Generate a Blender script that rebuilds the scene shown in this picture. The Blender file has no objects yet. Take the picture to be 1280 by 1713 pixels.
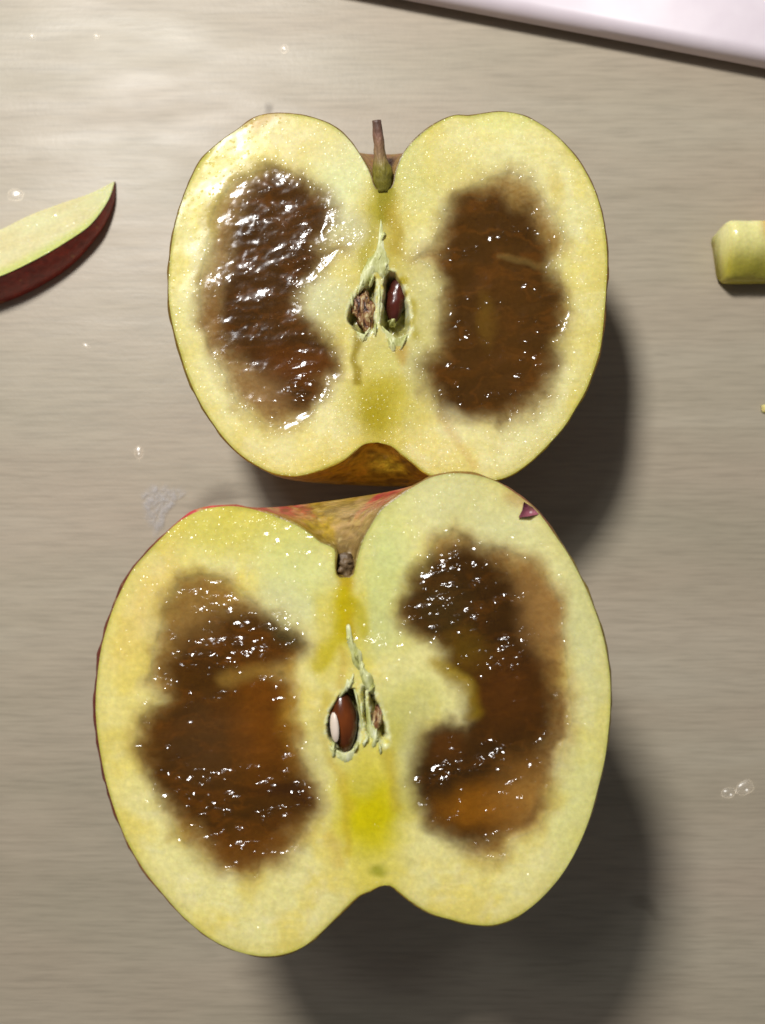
import bpy, bmesh, math
import numpy as np
from mathutils import Vector
from mathutils.geometry import delaunay_2d_cdt

sc = bpy.context.scene
col = sc.collection
R = math.radians

# ------------------------------------------------------------------ camera
CAM_H = 0.213            # metres above the table
TILT = R(3.0)
FPX = 1698.0             # focal length in pixels of a 1280 x 1713 frame
cd = bpy.data.cameras.new('camera')
cam = bpy.data.objects.new('camera', cd)
col.objects.link(cam)
cam.location = (0, 0, CAM_H)
cam.rotation_euler = (TILT, 0, 0)
cd.sensor_fit = 'VERTICAL'
cd.sensor_height = 36.0
cd.lens = 36.0 * FPX / 1713.0
cd.clip_start = 0.005
cd.clip_end = 10
cd.dof.use_dof = True
cd.dof.focus_distance = 0.172
cd.dof.aperture_fstop = 20
sc.camera = cam

# ------------------------------------------------------------------ world, lamp, exposure
w = bpy.data.worlds.new('World')
sc.world = w
w.use_nodes = True
bg = w.node_tree.nodes['Background']
bg.inputs[0].default_value = (0.95, 0.97, 1.0, 1)
bg.inputs[1].default_value = 0.095
ld = bpy.data.lights.new('ceiling_lamp', 'POINT')
ld.energy = 14.4
ld.color = (1.0, 0.982, 0.95)
ld.shadow_soft_size = 0.048
lamp = bpy.data.objects.new('ceiling_lamp', ld)
col.objects.link(lamp)
lamp.location = (-0.158, 0.318, 0.49)
ld2 = bpy.data.lights.new('room_lamp', 'POINT')
ld2.energy = 4.0
ld2.color = (0.96, 0.98, 1.0)
ld2.shadow_soft_size = 0.085
lamp2 = bpy.data.objects.new('room_lamp', ld2)
col.objects.link(lamp2)
lamp2.location = (-0.35, 0.42, 1.0)
sc.view_settings.view_transform = 'Standard'
sc.view_settings.look = 'None'
sc.view_settings.gamma = 1
sc.view_settings.exposure = 0
sc.view_settings.use_curve_mapping = False
sc.render.engine = 'CYCLES'
sc.cycles.max_bounces = 8
sc.cycles.sample_clamp_indirect = 6

# ------------------------------------------------------------------ helpers
cT, sT = math.cos(TILT), math.sin(TILT)


def unproj(px, py, h):
    """photo pixel -> point on the horizontal plane z = h"""
    px = np.asarray(px, float); py = np.asarray(py, float)
    dx = (px - 640) / FPX
    dy = -(py - 856.5) / FPX
    yy = dy * cT + sT
    zz = dy * sT - cT
    t = (h - CAM_H) / zz
    return np.stack([dx * t, yy * t], -1)


def proj(X, Y, Z):
    z = np.asarray(Z) - CAM_H
    yc = Y * cT + z * sT
    zc = -Y * sT + z * cT
    return 640 + FPX * X / -zc, 856.5 - FPX * yc / -zc


def P3(px, py, h):
    a = unproj(px, py, h)
    return Vector((float(a[0]), float(a[1]), h))


def lin(r, g, b):
    c = np.array([r, g, b], float) / 255.0
    return np.where(c <= 0.04045, c / 12.92, ((c + 0.055) / 1.055) ** 2.4)


def smooth(e0, e1, x):
    t = np.clip((x - e0) / (e1 - e0), 0, 1)
    return t * t * (3 - 2 * t)


def _hash(ix, iy, seed):
    n = (ix.astype(np.int64) * 374761393 + iy.astype(np.int64) * 668265263 + seed * 1442695041) & 0xffffffff
    n = ((n ^ (n >> 13)) * 1274126177) & 0xffffffff
    n = (n ^ (n >> 16)) & 0xffffffff
    return n / 4294967295.0


def vnoise(x, y, seed=0):
    ix = np.floor(x); iy = np.floor(y)
    fx = x - ix; fy = y - iy
    fx = fx * fx * (3 - 2 * fx); fy = fy * fy * (3 - 2 * fy)
    a = _hash(ix, iy, seed); b = _hash(ix + 1, iy, seed)
    c = _hash(ix, iy + 1, seed); d = _hash(ix + 1, iy + 1, seed)
    return (a * (1 - fx) + b * fx) * (1 - fy) + (c * (1 - fx) + d * fx) * fy


def fbm(x, y, seed=0, octv=4):
    s = 0; a = 0.5; t = 0
    for k in range(octv):
        s = s + a * vnoise(x * 2 ** k + 17.3 * k, y * 2 ** k - 9.1 * k, seed + k)
        t += a; a *= 0.5
    return s / t


def sdf(poly, x, y):
    """signed distance to a polygon, negative inside"""
    p = np.asarray(poly, float)
    d = np.full(x.shape, 1e18)
    inside = np.zeros(x.shape, bool)
    n = len(p)
    for i in range(n):
        x0, y0 = p[i]; x1, y1 = p[(i + 1) % n]
        ex, ey = x1 - x0, y1 - y0
        L = ex * ex + ey * ey + 1e-12
        t = np.clip(((x - x0) * ex + (y - y0) * ey) / L, 0, 1)
        d = np.minimum(d, (x - x0 - t * ex) ** 2 + (y - y0 - t * ey) ** 2)
        if y0 != y1:
            c = ((y0 > y) != (y1 > y)) & (x < (x1 - x0) * (y - y0) / (y1 - y0) + x0)
            inside ^= c
    d = np.sqrt(d)
    return np.where(inside, -d, d)


def catmull(pts, n, closed=False):
    """resample a polyline smoothly to n points, even in arc length"""
    p = np.asarray(pts, float)
    if closed:
        p = np.vstack([p[-1], p, p[0], p[1]])
    else:
        p = np.vstack([2 * p[0] - p[1], p, 2 * p[-1] - p[-2]])
    out = []
    for i in range(1, len(p) - 2):
        for t in np.linspace(0, 1, 12, endpoint=False):
            a, b, c, d = p[i - 1], p[i], p[i + 1], p[i + 2]
            out.append(0.5 * (2 * b + (c - a) * t + (2 * a - 5 * b + 4 * c - d) * t * t + (3 * b - a - 3 * c + d) * t ** 3))
    out.append(p[-2])
    out = np.array(out)
    s = np.concatenate([[0], np.cumsum(np.linalg.norm(np.diff(out, axis=0), axis=1))])
    q = np.linspace(0, s[-1], n + (1 if closed else 0))
    r = np.stack([np.interp(q, s, out[:, k]) for k in range(p.shape[1])], -1)
    return r[:-1] if closed else r


def mesh_obj(name, V, F, mat, parent=None, color=None, attrs=None, normals=None, flat=False):
    me = bpy.data.meshes.new(name)
    me.from_pydata([tuple(v) for v in V], [], [tuple(int(i) for i in f) for f in F])
    me.polygons.foreach_set('use_smooth', [not flat] * len(me.polygons))
    if color is not None:
        a = me.color_attributes.new('Col', 'FLOAT_COLOR', 'POINT')
        c4 = np.ones((len(V), 4), np.float32); c4[:, :3] = np.clip(color, 0, 1)
        a.data.foreach_set('color', c4.ravel())
    for k, v in (attrs or {}).items():
        a = me.attributes.new(k, 'FLOAT', 'POINT')
        a.data.foreach_set('value', np.asarray(v, np.float32))
    me.update()
    if normals is not None:
        me.normals_split_custom_set_from_vertices([tuple(n) for n in normals])
    if mat:
        me.materials.append(mat)
    o = bpy.data.objects.new(name, me)
    col.objects.link(o)
    if parent:
        o.parent = parent
    return o


def bm_obj(name, bm, mat, parent=None, smooth_=True):
    me = bpy.data.meshes.new(name)
    bm.to_mesh(me); bm.free()
    me.polygons.foreach_set('use_smooth', [smooth_] * len(me.polygons))
    me.materials.append(mat)
    o = bpy.data.objects.new(name, me)
    col.objects.link(o)
    if parent:
        o.parent = parent
    return o


def tag(o, label=None, cat=None, group=None, kind=None):
    for k, v in (('label', label), ('category', cat), ('group', group), ('kind', kind)):
        if v:
            o[k] = v
    return o


def empty(name, loc):
    o = bpy.data.objects.new(name, None)
    o.location = loc
    o.empty_display_size = 0.01
    col.objects.link(o)
    return o


def tube(path, radii, nseg=16, flat=1.0, wob=0.0, seed=0, cap=True):
    """closed tube along a path; returns V, F (wob: relative radius noise)"""
    path = [Vector(p) for p in path]
    V = []; F = []
    n = len(path)
    for i, c in enumerate(path):
        t = (path[min(i + 1, n - 1)] - path[max(i - 1, 0)]).normalized()
        up = Vector((0, 0, 1))
        if abs(t.dot(up)) > 0.95:
            up = Vector((0, 1, 0))
        a = t.cross(up).normalized(); b = a.cross(t).normalized()
        for k in range(nseg):
            th = 2 * math.pi * k / nseg
            rr = radii[i] * (1 + wob * (2 * float(vnoise(np.array(k * 1.7 + seed), np.array(i * 0.6), seed)) - 1))
            V.append(c + a * (math.cos(th) * rr) + b * (math.sin(th) * rr * flat))
    for i in range(n - 1):
        for k in range(nseg):
            k2 = (k + 1) % nseg
            F.append((i * nseg + k, i * nseg + k2, (i + 1) * nseg + k2, (i + 1) * nseg + k))
    if cap:
        V.append(path[0]); a0 = len(V) - 1
        V.append(path[-1]); a1 = len(V) - 1
        for k in range(nseg):
            k2 = (k + 1) % nseg
            F.append((a0, k2, k))
            F.append((a1, (n - 1) * nseg + k, (n - 1) * nseg + k2))
    return V, F


# ------------------------------------------------------------------ materials
def new_mat(name):
    m = bpy.data.materials.new(name)
    m.use_nodes = True
    nt = m.node_tree
    return m, nt, nt.nodes, nt.links, nt.nodes['Principled BSDF']


def coords(nt, scale=(1, 1, 1), kind='Object'):
    tc = nt.nodes.new('ShaderNodeTexCoord')
    mp = nt.nodes.new('ShaderNodeMapping')
    mp.inputs['Scale'].default_value = scale
    nt.links.new(tc.outputs[kind], mp.inputs[0])
    return mp.outputs[0]


def noise(nt, vec, scale, detail=2, rough=0.5, dist=0.0):
    n = nt.nodes.new('ShaderNodeTexNoise')
    n.inputs['Scale'].default_value = scale
    n.inputs['Detail'].default_value = detail
    n.inputs['Roughness'].default_value = rough
    n.inputs['Distortion'].default_value = dist
    nt.links.new(vec, n.inputs['Vector'])
    return n.outputs['Fac']


def ramp(nt, fac, stops):
    r = nt.nodes.new('ShaderNodeValToRGB')
    el = r.color_ramp.elements
    while len(el) < len(stops):
        el.new(0.5)
    for e, (p, c) in zip(el, stops):
        e.position = p
        e.color = (*c, 1) if not isinstance(c, (int, float)) else (c, c, c, 1)
    nt.links.new(fac, r.inputs[0])
    return r.outputs[0]


def mixc(nt, fac, a, b, mode='MIX'):
    m = nt.nodes.new('ShaderNodeMix')
    m.data_type = 'RGBA'; m.blend_type = mode
    for sock, v in ((0, fac), (6, a), (7, b)):
        if hasattr(v, 'is_output'):
            nt.links.new(v, m.inputs[sock])
        elif sock == 0:
            m.inputs[0].default_value = v
        else:
            m.inputs[sock].default_value = (*v, 1)
    return m.outputs[2]


def mth(nt, op, a, b=0.0, c=None):
    m = nt.nodes.new('ShaderNodeMath'); m.operation = op
    for i, v in enumerate((a, b) if c is None else (a, b, c)):
        if hasattr(v, 'is_output'):
            nt.links.new(v, m.inputs[i])
        else:
            m.inputs[i].default_value = v
    return m.outputs[0]


def attr(nt, name, vec=False):
    a = nt.nodes.new('ShaderNodeAttribute')
    a.attribute_name = name
    return a.outputs['Color'] if vec else a.outputs['Fac']


def bump(nt, height, dist, strength=1.0, bsdf=None, prev=None):
    b = nt.nodes.new('ShaderNodeBump')
    b.inputs['Strength'].default_value = strength
    b.inputs['Distance'].default_value = dist
    nt.links.new(height, b.inputs['Height'])
    if prev:
        nt.links.new(prev, b.inputs['Normal'])
    if bsdf:
        nt.links.new(b.outputs[0], bsdf.inputs['Normal'])
    return b.outputs[0]


# --- cut flesh: own colours per point, fine granules, wet film beaded with juice
M_FLESH, nt, N, L, b = new_mat('cut_flesh')
ob = coords(nt)
fine = noise(nt, ob, 1300, 2, 0.6)
mid = noise(nt, ob, 420, 3, 0.6)
c0 = attr(nt, 'Col', True)
c1 = mixc(nt, 1.0, c0, ramp(nt, fine, [(0.3, 0.92), (0.52, 1.0), (0.72, 1.08)]), 'MULTIPLY')
c2 = mixc(nt, 1.0, c1, ramp(nt, mid, [(0.3, 0.96), (0.7, 1.03)]), 'MULTIPLY')
L.new(c2, b.inputs['Base Color'])
gl = attr(nt, 'glint')
wet = attr(nt, 'wet')
bump(nt, mth(nt, 'ADD', fine, mid), 0.00005, 1.0, b)
b.inputs['Subsurface Weight'].default_value = 0.55
b.inputs['Subsurface Radius'].default_value = (1.0, 0.75, 0.35)
b.inputs['Subsurface Scale'].default_value = 0.0009


def beads(scale, stretch, size, thr_lo, thr_hi):
    """domes of juice: voronoi cells, only some of them filled (more where glint is high)"""
    v = nt.nodes.new('ShaderNodeTexVoronoi')
    v.inputs['Scale'].default_value = scale
    nt.links.new(coords(nt, stretch), v.inputs['Vector'])
    sep = nt.nodes.new('ShaderNodeSeparateColor')
    nt.links.new(v.outputs['Color'], sep.inputs[0])
    rad = mth(nt, 'MULTIPLY_ADD', sep.outputs[1], size * 0.5, size * 0.5)
    q = mth(nt, 'DIVIDE', v.outputs['Distance'], rad)
    dome = mth(nt, 'MAXIMUM', mth(nt, 'SUBTRACT', 1.0, mth(nt, 'POWER', q, 1.35)), 0.0)
    steep = mth(nt, 'MULTIPLY_ADD', sep.outputs[2], 0.30 / scale, 0.16 / scale)
    lim = mth(nt, 'MULTIPLY_ADD', gl, thr_hi - thr_lo, thr_lo)
    on = mth(nt, 'LESS_THAN', sep.outputs[0], lim)          # filled where random < glint
    return mth(nt, 'MULTIPLY', mth(nt, 'MULTIPLY', dome, rad), mth(nt, 'MULTIPLY', on, steep))


hb = mth(nt, 'ADD', mth(nt, 'ADD', beads(520, (0.62, 1, 1), 0.62, -0.62, 1.7), beads(760, (0.75, 1, 1), 0.56, -0.30, 1.4)), mth(nt, 'MULTIPLY', beads(1750, (0.9, 1, 1), 0.56, 0.32, 1.7), mth(nt, 'SUBTRACT', 1.0, mth(nt, 'MULTIPLY', wet, 0.85))))
hb = mth(nt, 'ADD', hb, mth(nt, 'MULTIPLY', noise(nt, coords(nt, (0.55, 1, 1)), 620, 2, 0.5), mth(nt, 'MULTIPLY', mth(nt, 'POWER', gl, 2.0), 0.0011)))
cn = bump(nt, hb, 1.0, 1.0)
L.new(cn, b.inputs['Coat Normal'])
L.new(mth(nt, 'MULTIPLY_ADD', wet, 0.5, 0.45), b.inputs['Coat Weight'])
b.inputs['Coat IOR'].default_value = 1.5
L.new(mth(nt, 'SUBTRACT', 0.185, mth(nt, 'MULTIPLY', wet, 0.06)), b.inputs['Coat Roughness'])
b.inputs['Roughness'].default_value = 0.5
b.inputs['Specular IOR Level'].default_value = 0.0

# --- apple skin
M_SKIN, nt, N, L, b = new_mat('apple_skin')
ob = coords(nt)
sp = noise(nt, ob, 900, 2, 0.5)
c1 = mixc(nt, 1.0, attr(nt, 'Col', True), ramp(nt, sp, [(0.3, 0.72), (0.7, 1.2)]), 'MULTIPLY')
lent = noise(nt, ob, 420, 1.0)
c1 = mixc(nt, ramp(nt, lent, [(0.66, 0.0), (0.72, 0.25)]), c1, tuple(lin(206, 178, 110)))
L.new(c1, b.inputs['Base Color'])
b.inputs['Roughness'].default_value = 0.38
bump(nt, noise(nt, ob, 900, 3, 0.6), 0.00022, 0.8, b)

# --- stem wood
M_STEM, nt, N, L, b = new_mat('stem_bark')
ob = coords(nt)
st = noise(nt, coords(nt, (1, 0.25, 1)), 1400, 3, 0.6)
c1 = mixc(nt, 1.0, attr(nt, 'Col', True), ramp(nt, st, [(0.25, 0.55), (0.7, 1.25)]), 'MULTIPLY')
L.new(c1, b.inputs['Base Color'])
b.inputs['Roughness'].default_value = 0.5
bump(nt, st, 0.00035, 0.8, b)

# --- seeds
M_SEED, nt, N, L, b = new_mat('seed_coat')
L.new(mixc(nt, 1.0, attr(nt, 'Col', True), ramp(nt, noise(nt, coords(nt, (1, 0.3, 1)), 900, 3), [(0.3, 0.75), (0.7, 1.2)]), 'MULTIPLY'),
      b.inputs['Base Color'])
b.inputs['Roughness'].default_value = 0.22
bump(nt, noise(nt, coords(nt, (1, 0.3, 1)), 1200, 2), 0.00012, 0.5, b)

M_CUTSEED, nt, N, L, b = new_mat('cut_seed')
cs = noise(nt, coords(nt, (1, 0.3, 1)), 1100, 3, 0.6, 1.0)
L.new(ramp(nt, cs, [(0.36, tuple(lin(44, 26, 16))), (0.47, tuple(lin(122, 78, 48))), (0.56, tuple(lin(158, 122, 78))), (0.66, tuple(lin(206, 190, 140)))]), b.inputs['Base Color'])
b.inputs['Roughness'].default_value = 0.4
bump(nt, cs, 0.0008, 0.9, b)

# --- papery core membrane
M_MEMB, nt, N, L, b = new_mat('core_membrane')
ob = coords(nt)
mm = noise(nt, coords(nt, (1, 0.4, 1)), 900, 3, 0.6)
L.new(ramp(nt, mm, [(0.3, tuple(lin(168, 170, 92))), (0.55, tuple(lin(208, 210, 150))), (0.75, tuple(lin(232, 234, 205)))]), b.inputs['Base Color'])
b.inputs['Roughness'].default_value = 0.42
bump(nt, mm, 0.0004, 0.8, b)

M_KERNEL, nt, N, L, b = new_mat('seed_kernel')
b.inputs['Base Color'].default_value = (*lin(226, 208, 192), 1)
b.inputs['Roughness'].default_value = 0.4

# --- table laminate: grey beige wood print, faint horizontal grain
M_TABLE, nt, N, L, b = new_mat('table_laminate')
broad = noise(nt, coords(nt, (5, 30, 1)), 1.0, 4, 0.6, 0.6)
grain = noise(nt, coords(nt, (48, 420, 1)), 1.0, 4, 0.65, 0.5)
fineg = noise(nt, coords(nt, (90, 1300, 1)), 1.0, 2, 0.6)
pinky = noise(nt, coords(nt, (14, 40, 1)), 1.0, 2, 0.5)
base = ramp(nt, broad, [(0.28, tuple(lin(160, 150, 130))), (0.5, tuple(lin(171, 160, 140))), (0.72, tuple(lin(182, 172, 153)))])
base = mixc(nt, ramp(nt, pinky, [(0.4, 0.0), (0.7, 0.55)]), base, tuple(lin(173, 156, 137)))
base = mixc(nt, 1.0, base, ramp(nt, grain, [(0.26, 0.89), (0.40, 0.98), (0.6, 1.0), (0.75, 1.05)]), 'MULTIPLY')
base = mixc(nt, 1.0, base, ramp(nt, fineg, [(0.3, 0.88), (0.5, 1.0), (0.7, 1.07)]), 'MULTIPLY')
L.new(base, b.inputs['Base Color'])
L.new(ramp(nt, noise(nt, coords(nt, (40, 160, 1)), 1.0, 3), [(0.3, 0.40), (0.7, 0.50)]), b.inputs['Roughness'])
b.inputs['Specular IOR Level'].default_value = 0.42
hh = mth(nt, 'ADD', grain, mth(nt, 'MULTIPLY', noise(nt, coords(nt), 900, 3, 0.6), 0.6))
bump(nt, hh, 0.00007, 0.6, b)

# --- white board
M_BOARD, nt, N, L, b = new_mat('white_board_plastic')
L.new(ramp(nt, noise(nt, coords(nt), 160, 4), [(0.3, tuple(lin(218, 205, 213))), (0.7, tuple(lin(225, 213, 220)))]), b.inputs['Base Color'])
b.inputs['Roughness'].default_value = 0.45

# --- water / juice
M_WATER, nt, N, L, b = new_mat('clear_water')
N.remove(b)
tr = N.new('ShaderNodeBsdfTransparent'); tr.inputs[0].default_value = (0.93, 0.93, 0.92, 1)
gs = N.new('ShaderNodeBsdfGlossy'); gs.inputs['Roughness'].default_value = 0.06
fr = N.new('ShaderNodeLayerWeight'); fr.inputs['Blend'].default_value = 0.5
tr.inputs[0].default_value = (0.97, 0.97, 0.97, 1)
L.new(ramp(nt, fr.outputs['Facing'], [(0.0, 0.07), (0.45, 0.22), (1.0, 0.8)]), gs.inputs['Color'])
gs.inputs['Roughness'].default_value = 0.3
mx = N.new('ShaderNodeAddShader')
L.new(tr.outputs[0], mx.inputs[0]); L.new(gs.outputs[0], mx.inputs[1])
L.new(mx.outputs[0], N['Material Output'].inputs['Surface'])

M_SHEEN, nt, N, L, b = new_mat('painted_wet_sheen')  # wet frothy smear; lamp reflection on it painted in as whitish colour
b.inputs['Base Color'].default_value = (*lin(205, 202, 204), 1)
b.inputs['Roughness'].default_value = 0.3
pn = noise(nt, coords(nt), 800, 5, 0.65, 0.4)
al = mth(nt, 'MULTIPLY', attr(nt, 'film'), ramp(nt, pn, [(0.32, 0.05), (0.7, 0.55)]))
L.new(al, b.inputs['Alpha'])
bump(nt, pn, 0.0003, 0.6, b)

M_JUICE, nt, N, L, b = new_mat('juice_film')
b.inputs['Base Color'].default_value = (*lin(92, 74, 56), 1)
b.inputs['Roughness'].default_value = 0.45
L.new(mth(nt, 'MULTIPLY', attr(nt, 'film'), 0.26), b.inputs['Alpha'])

# ------------------------------------------------------------------ table and board
TX, TY = 0.45, 0.45
bm = bmesh.new()
bmesh.ops.create_grid(bm, x_segments=8, y_segments=8, size=TX)
tb = bm_obj('table', bm, M_TABLE)
tag(tb, kind='structure')

e0 = P3(690, 11, 0.0); e1 = P3(1280, 123, 0.0)
d = (e1 - e0).normalized(); nrm = Vector((-d.y, d.x, 0))
root = empty('white_board', e0)
tag(root, 'smooth pinkish white board with a rounded edge in the far right corner', 'board')
TH = 0.0062
prof = []
rr = 0.0030
for k in range(7):
    a = -math.pi / 2 + math.pi / 2 * k / 6
    prof.append((rr * 0.5 * (1 - math.cos(a)) , 0.0008 + rr * 0.5 * (1 + math.sin(a))))
for k in range(9):
    a = math.pi * (1 - 0.5 * k / 8)
    prof.append((0.0028 + 0.0028 * math.cos(a), TH - 0.0028 + 0.0028 * math.sin(a)))
prof = [(rr * 0.5, 0.0)] + prof
V = []; F = []
Ls = (-0.045, 0.22)
for s_ in Ls:
    for (q, z) in prof:
        p = d * s_ + nrm * q; V.append((p.x, p.y, z))
    p = d * s_ + nrm * 0.14; V.append((p.x, p.y, TH)); V.append((p.x, p.y, 0))
n1 = len(prof) + 2
for i in range(n1 - 1):
    F.append((i, i + 1, n1 + i + 1, n1 + i))
F.append((n1 - 1, 0, n1, 2 * n1 - 1))
F.append(tuple(range(n1 - 1, -1, -1))); F.append(tuple(range(n1, 2 * n1)))
mesh_obj('slab', V, F, M_BOARD, root)

# ------------------------------------------------------------------ apple halves
NS = 170      # samples along each half outline


def paint(base, mask, colr):
    m = np.clip(mask, 0, 1)[:, None]
    return base * (1 - m) + np.asarray(colr)[None, :] * m


def ell(x, y, cx, cy, rx, ry, rot=0.0, soft=0.35):
    c, s = math.cos(R(rot)), math.sin(R(rot))
    dx, dy = x - cx, y - cy
    d_ = np.sqrt(((dx * c + dy * s) / rx) ** 2 + ((-dx * s + dy * c) / ry) ** 2)
    return smooth(1 + soft, 1 - soft, d_)


def line(x, y, pts, wid, soft=0.5):
    d_ = np.full(x.shape, 1e9)
    for (x0, y0), (x1, y1) in zip(pts[:-1], pts[1:]):
        ex, ey = x1 - x0, y1 - y0
        t = np.clip(((x - x0) * ex + (y - y0) * ey) / (ex * ex + ey * ey), 0, 1)
        d_ = np.minimum(d_, np.hypot(x - x0 - t * ex, y - y0 - t * ey))
    return smooth(wid * (1 + soft), wid * (1 - soft), d_)


def build_half(label, left, right, h, colour_fn, skin_fn, browns, cavities, seed, lean_stem=0.0, lean_calyx=0.0, rim_left=1.0):
    S2 = unproj(*left[0], h); C2 = unproj(*left[-1], h)
    base_xy = (S2 + C2) / 2
    root = empty('apple_half', (base_xy[0], base_xy[1], 0))
    tag(root, label, 'apple')
    off = base_xy
    Lw = unproj(*np.array(left).T, h) - off
    Rw = unproj(*np.array(right).T, h) - off
    Lw = catmull(Lw, NS); Rw = catmull(Rw, NS)
    S = Lw[0]; C = Lw[-1]
    ax = (S - C) / np.linalg.norm(S - C)
    pr = np.array([ax[1], -ax[0]])            # to the right of the axis
    # ---- skin: the outline turned about the core axis under the cut
    def uv(q):
        return (q - C) @ pr, (q - C) @ ax
    uL, vL = uv(Lw); uR, vR = uv(Rw)
    def outn(u, v, sign):
        du = np.gradient(u); dv = np.gradient(v)
        n = np.stack([-dv, du], -1) * sign
        n /= np.linalg.norm(n, axis=1)[:, None] + 1e-12
        return n
    nL = outn(uL, vL, 1.0)
    if np.mean(nL[NS // 3: 2 * NS // 3, 0]) > 0: nL = -nL
    nR = outn(uR, vR, 1.0)
    if np.mean(nR[NS // 3: 2 * NS // 3, 0]) < 0: nR = -nR
    phis = np.concatenate([[0, 0.0012, 0.004, 0.02], np.linspace(0.08, math.pi - 0.08, 46), [math.pi - 0.02, math.pi - 0.004, math.pi - 0.0012, math.pi]])
    rmid = 0.5 * (np.abs(uL) + np.abs(uR))
    dsc = h / (rmid.max() + 0.0002)
    V = []; PHI = []; SS = []
    ends = np.sin(np.linspace(0, math.pi, NS)) ** 0.25 * (0.45 + 1.1 * fbm(np.linspace(0, 60, NS), np.full(NS, seed * 1.0), seed, 2))
    for ph in phis:
        wgt = (1 - math.cos(ph)) / 2
        rp = float(smooth(0, 0.0025, min(ph, math.pi - ph))) * 0.00034 * ends
        r = (np.abs(uL) + rp * rim_left * -nL[:, 0]) * (1 - wgt) + (np.abs(uR) + rp * nR[:, 0]) * wgt
        v = (vL + rp * nL[:, 1]) * (1 - wgt) + (vR + rp * nR[:, 1]) * wgt
        cph = math.copysign(abs(math.cos(ph)) ** 0.72, math.cos(ph)); sph = max(0.0, math.sin(ph)) ** 0.85 if 0 < ph < math.pi else 0.0
        dep = r * sph * dsc
        tv = np.clip(v / np.linalg.norm(S - C), 0, 1)
        v = v - lean_stem * dep * tv + lean_calyx * dep * (1 - tv)
        x = -r * cph
        z = h - np.clip(dep, 0, h)
        p = C[None, :] + x[:, None] * pr[None, :] + v[:, None] * ax[None, :]
        V.append(np.column_stack([p, z])); PHI.append(np.full(NS, ph)); SS.append(np.linspace(0, 1, NS))
    V = np.concatenate(V); PHI = np.concatenate(PHI); SS = np.concatenate(SS)
    F = []
    for j in range(len(phis) - 1):
        for i in range(NS - 1):
            F.append((j * NS + i, j * NS + i + 1, (j + 1) * NS + i + 1, (j + 1) * NS + i))
    spx, spy = proj(V[:, 0] + off[0], V[:, 1] + off[1], V[:, 2])
    mesh_obj('skin', V, F, M_SKIN, root, color=skin_fn(SS, PHI, spx, spy))
    # ---- cut face
    out = np.vstack([Lw[:-1], Rw[::-1][:-1]])
    # drop near-duplicates on the axis
    keep = [0]
    for i in range(1, len(out)):
        if np.linalg.norm(out[i] - out[keep[-1]]) > 2e-5: keep.append(i)
    out = out[keep]
    mn = out.min(0); mx = out.max(0)
    sp = 0.00030
    gx, gy = np.meshgrid(np.arange(mn[0], mx[0], sp), np.arange(mn[1], mx[1], sp * 0.866))
    gx[1::2] += sp / 2
    rng = np.random.default_rng(seed)
    gx = gx + rng.uniform(-1, 1, gx.shape) * sp * 0.18
    gy = gy + rng.uniform(-1, 1, gy.shape) * sp * 0.18
    gx = gx.ravel(); gy = gy.ravel()
    m = sdf(out[::2], gx, gy) < -sp * 0.7
    gx = gx[m]; gy = gy[m]
    pts = [Vector((a * 1000, b_ * 1000)) for a, b_ in out] + [Vector((a * 1000, b_ * 1000)) for a, b_ in zip(gx, gy)]
    no = len(out)
    res = delaunay_2d_cdt(pts, [], [list(range(no))], 1, 1e-5, False)
    VV = np.array([(p.x, p.y) for p in res[0]]) / 1000.0
    FF = np.array([f for f in res[2] if len(f) == 3], int)
    a_, b_, c_ = VV[FF[:, 0]], VV[FF[:, 1]], VV[FF[:, 2]]
    ar = (b_[:, 0] - a_[:, 0]) * (c_[:, 1] - a_[:, 1]) - (b_[:, 1] - a_[:, 1]) * (c_[:, 0] - a_[:, 0])
    FF[ar < 0] = FF[ar < 0][:, ::-1]
    cen = VV[FF].mean(1)
    FF = FF[(sdf(out, cen[:, 0], cen[:, 1]) < 0) & (np.abs(ar) > 1e-12)]
    x, y = proj(VV[:, 0] + off[0], VV[:, 1] + off[1], np.full(len(VV), h))
    opx, opy = proj(out[:, 0] + off[0], out[:, 1] + off[1], np.full(len(out), h))
    edge = -sdf(np.column_stack([opx, opy])[::2], x, y)           # px inside the rim
    C3, glint, wet, bsd = colour_fn(x, y, edge)
    # relief
    z = (fbm(x / 50, y / 50, seed + 5, 2) - 0.5) * 0.00022
    brown_m = smooth(6, -10, bsd)
    z += brown_m * ((fbm(x / 46, y / 24, seed + 9, 2) - 0.5) * 0.00034 - 0.00022)
    z += (fbm(x / 9, y / 7, seed + 11, 2) - 0.5) * 0.00002 * (1 + 3.0 * brown_m)
    cavd = np.zeros(len(x)); cav_id = np.full(len(x), -1)
    for ci, (poly, depth) in enumerate(cavities):
        xw = x + (fbm(x / 9, y / 9, seed + 31, 2) - 0.5) * 5; yw = y + (fbm(x / 9, y / 9, seed + 37, 2) - 0.5) * 5
        sd = sdf(poly, xw, yw)
        mm_ = smooth(1.0, -7.0, sd)
        z -= mm_ * depth * (0.85 + 0.3 * fbm(x / 12, y / 12, seed + 41, 2))
        rim = smooth(9, 2, np.abs(sd))
        C3 = paint(C3, rim * 0.9 * smooth(0.32, 0.58, fbm(x / 8, y / 8, seed + 43, 3)), lin(226, 226, 176))
        C3 = paint(C3, smooth(-2, -8, sd), lin(158, 152, 92))
        glint = glint * (1 - mm_ * 0.8)
        cav_id[sd < -1.0] = ci
    z *= smooth(0, 6, edge)
    V = np.column_stack([VV, h + z])
    fn = np.cross(V[FF[:, 1]] - V[FF[:, 0]], V[FF[:, 2]] - V[FF[:, 0]])
    vn = np.zeros_like(V)
    for k in range(3): np.add.at(vn, FF[:, k], fn)
    vn /= np.linalg.norm(vn, axis=1)[:, None] + 1e-30
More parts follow.
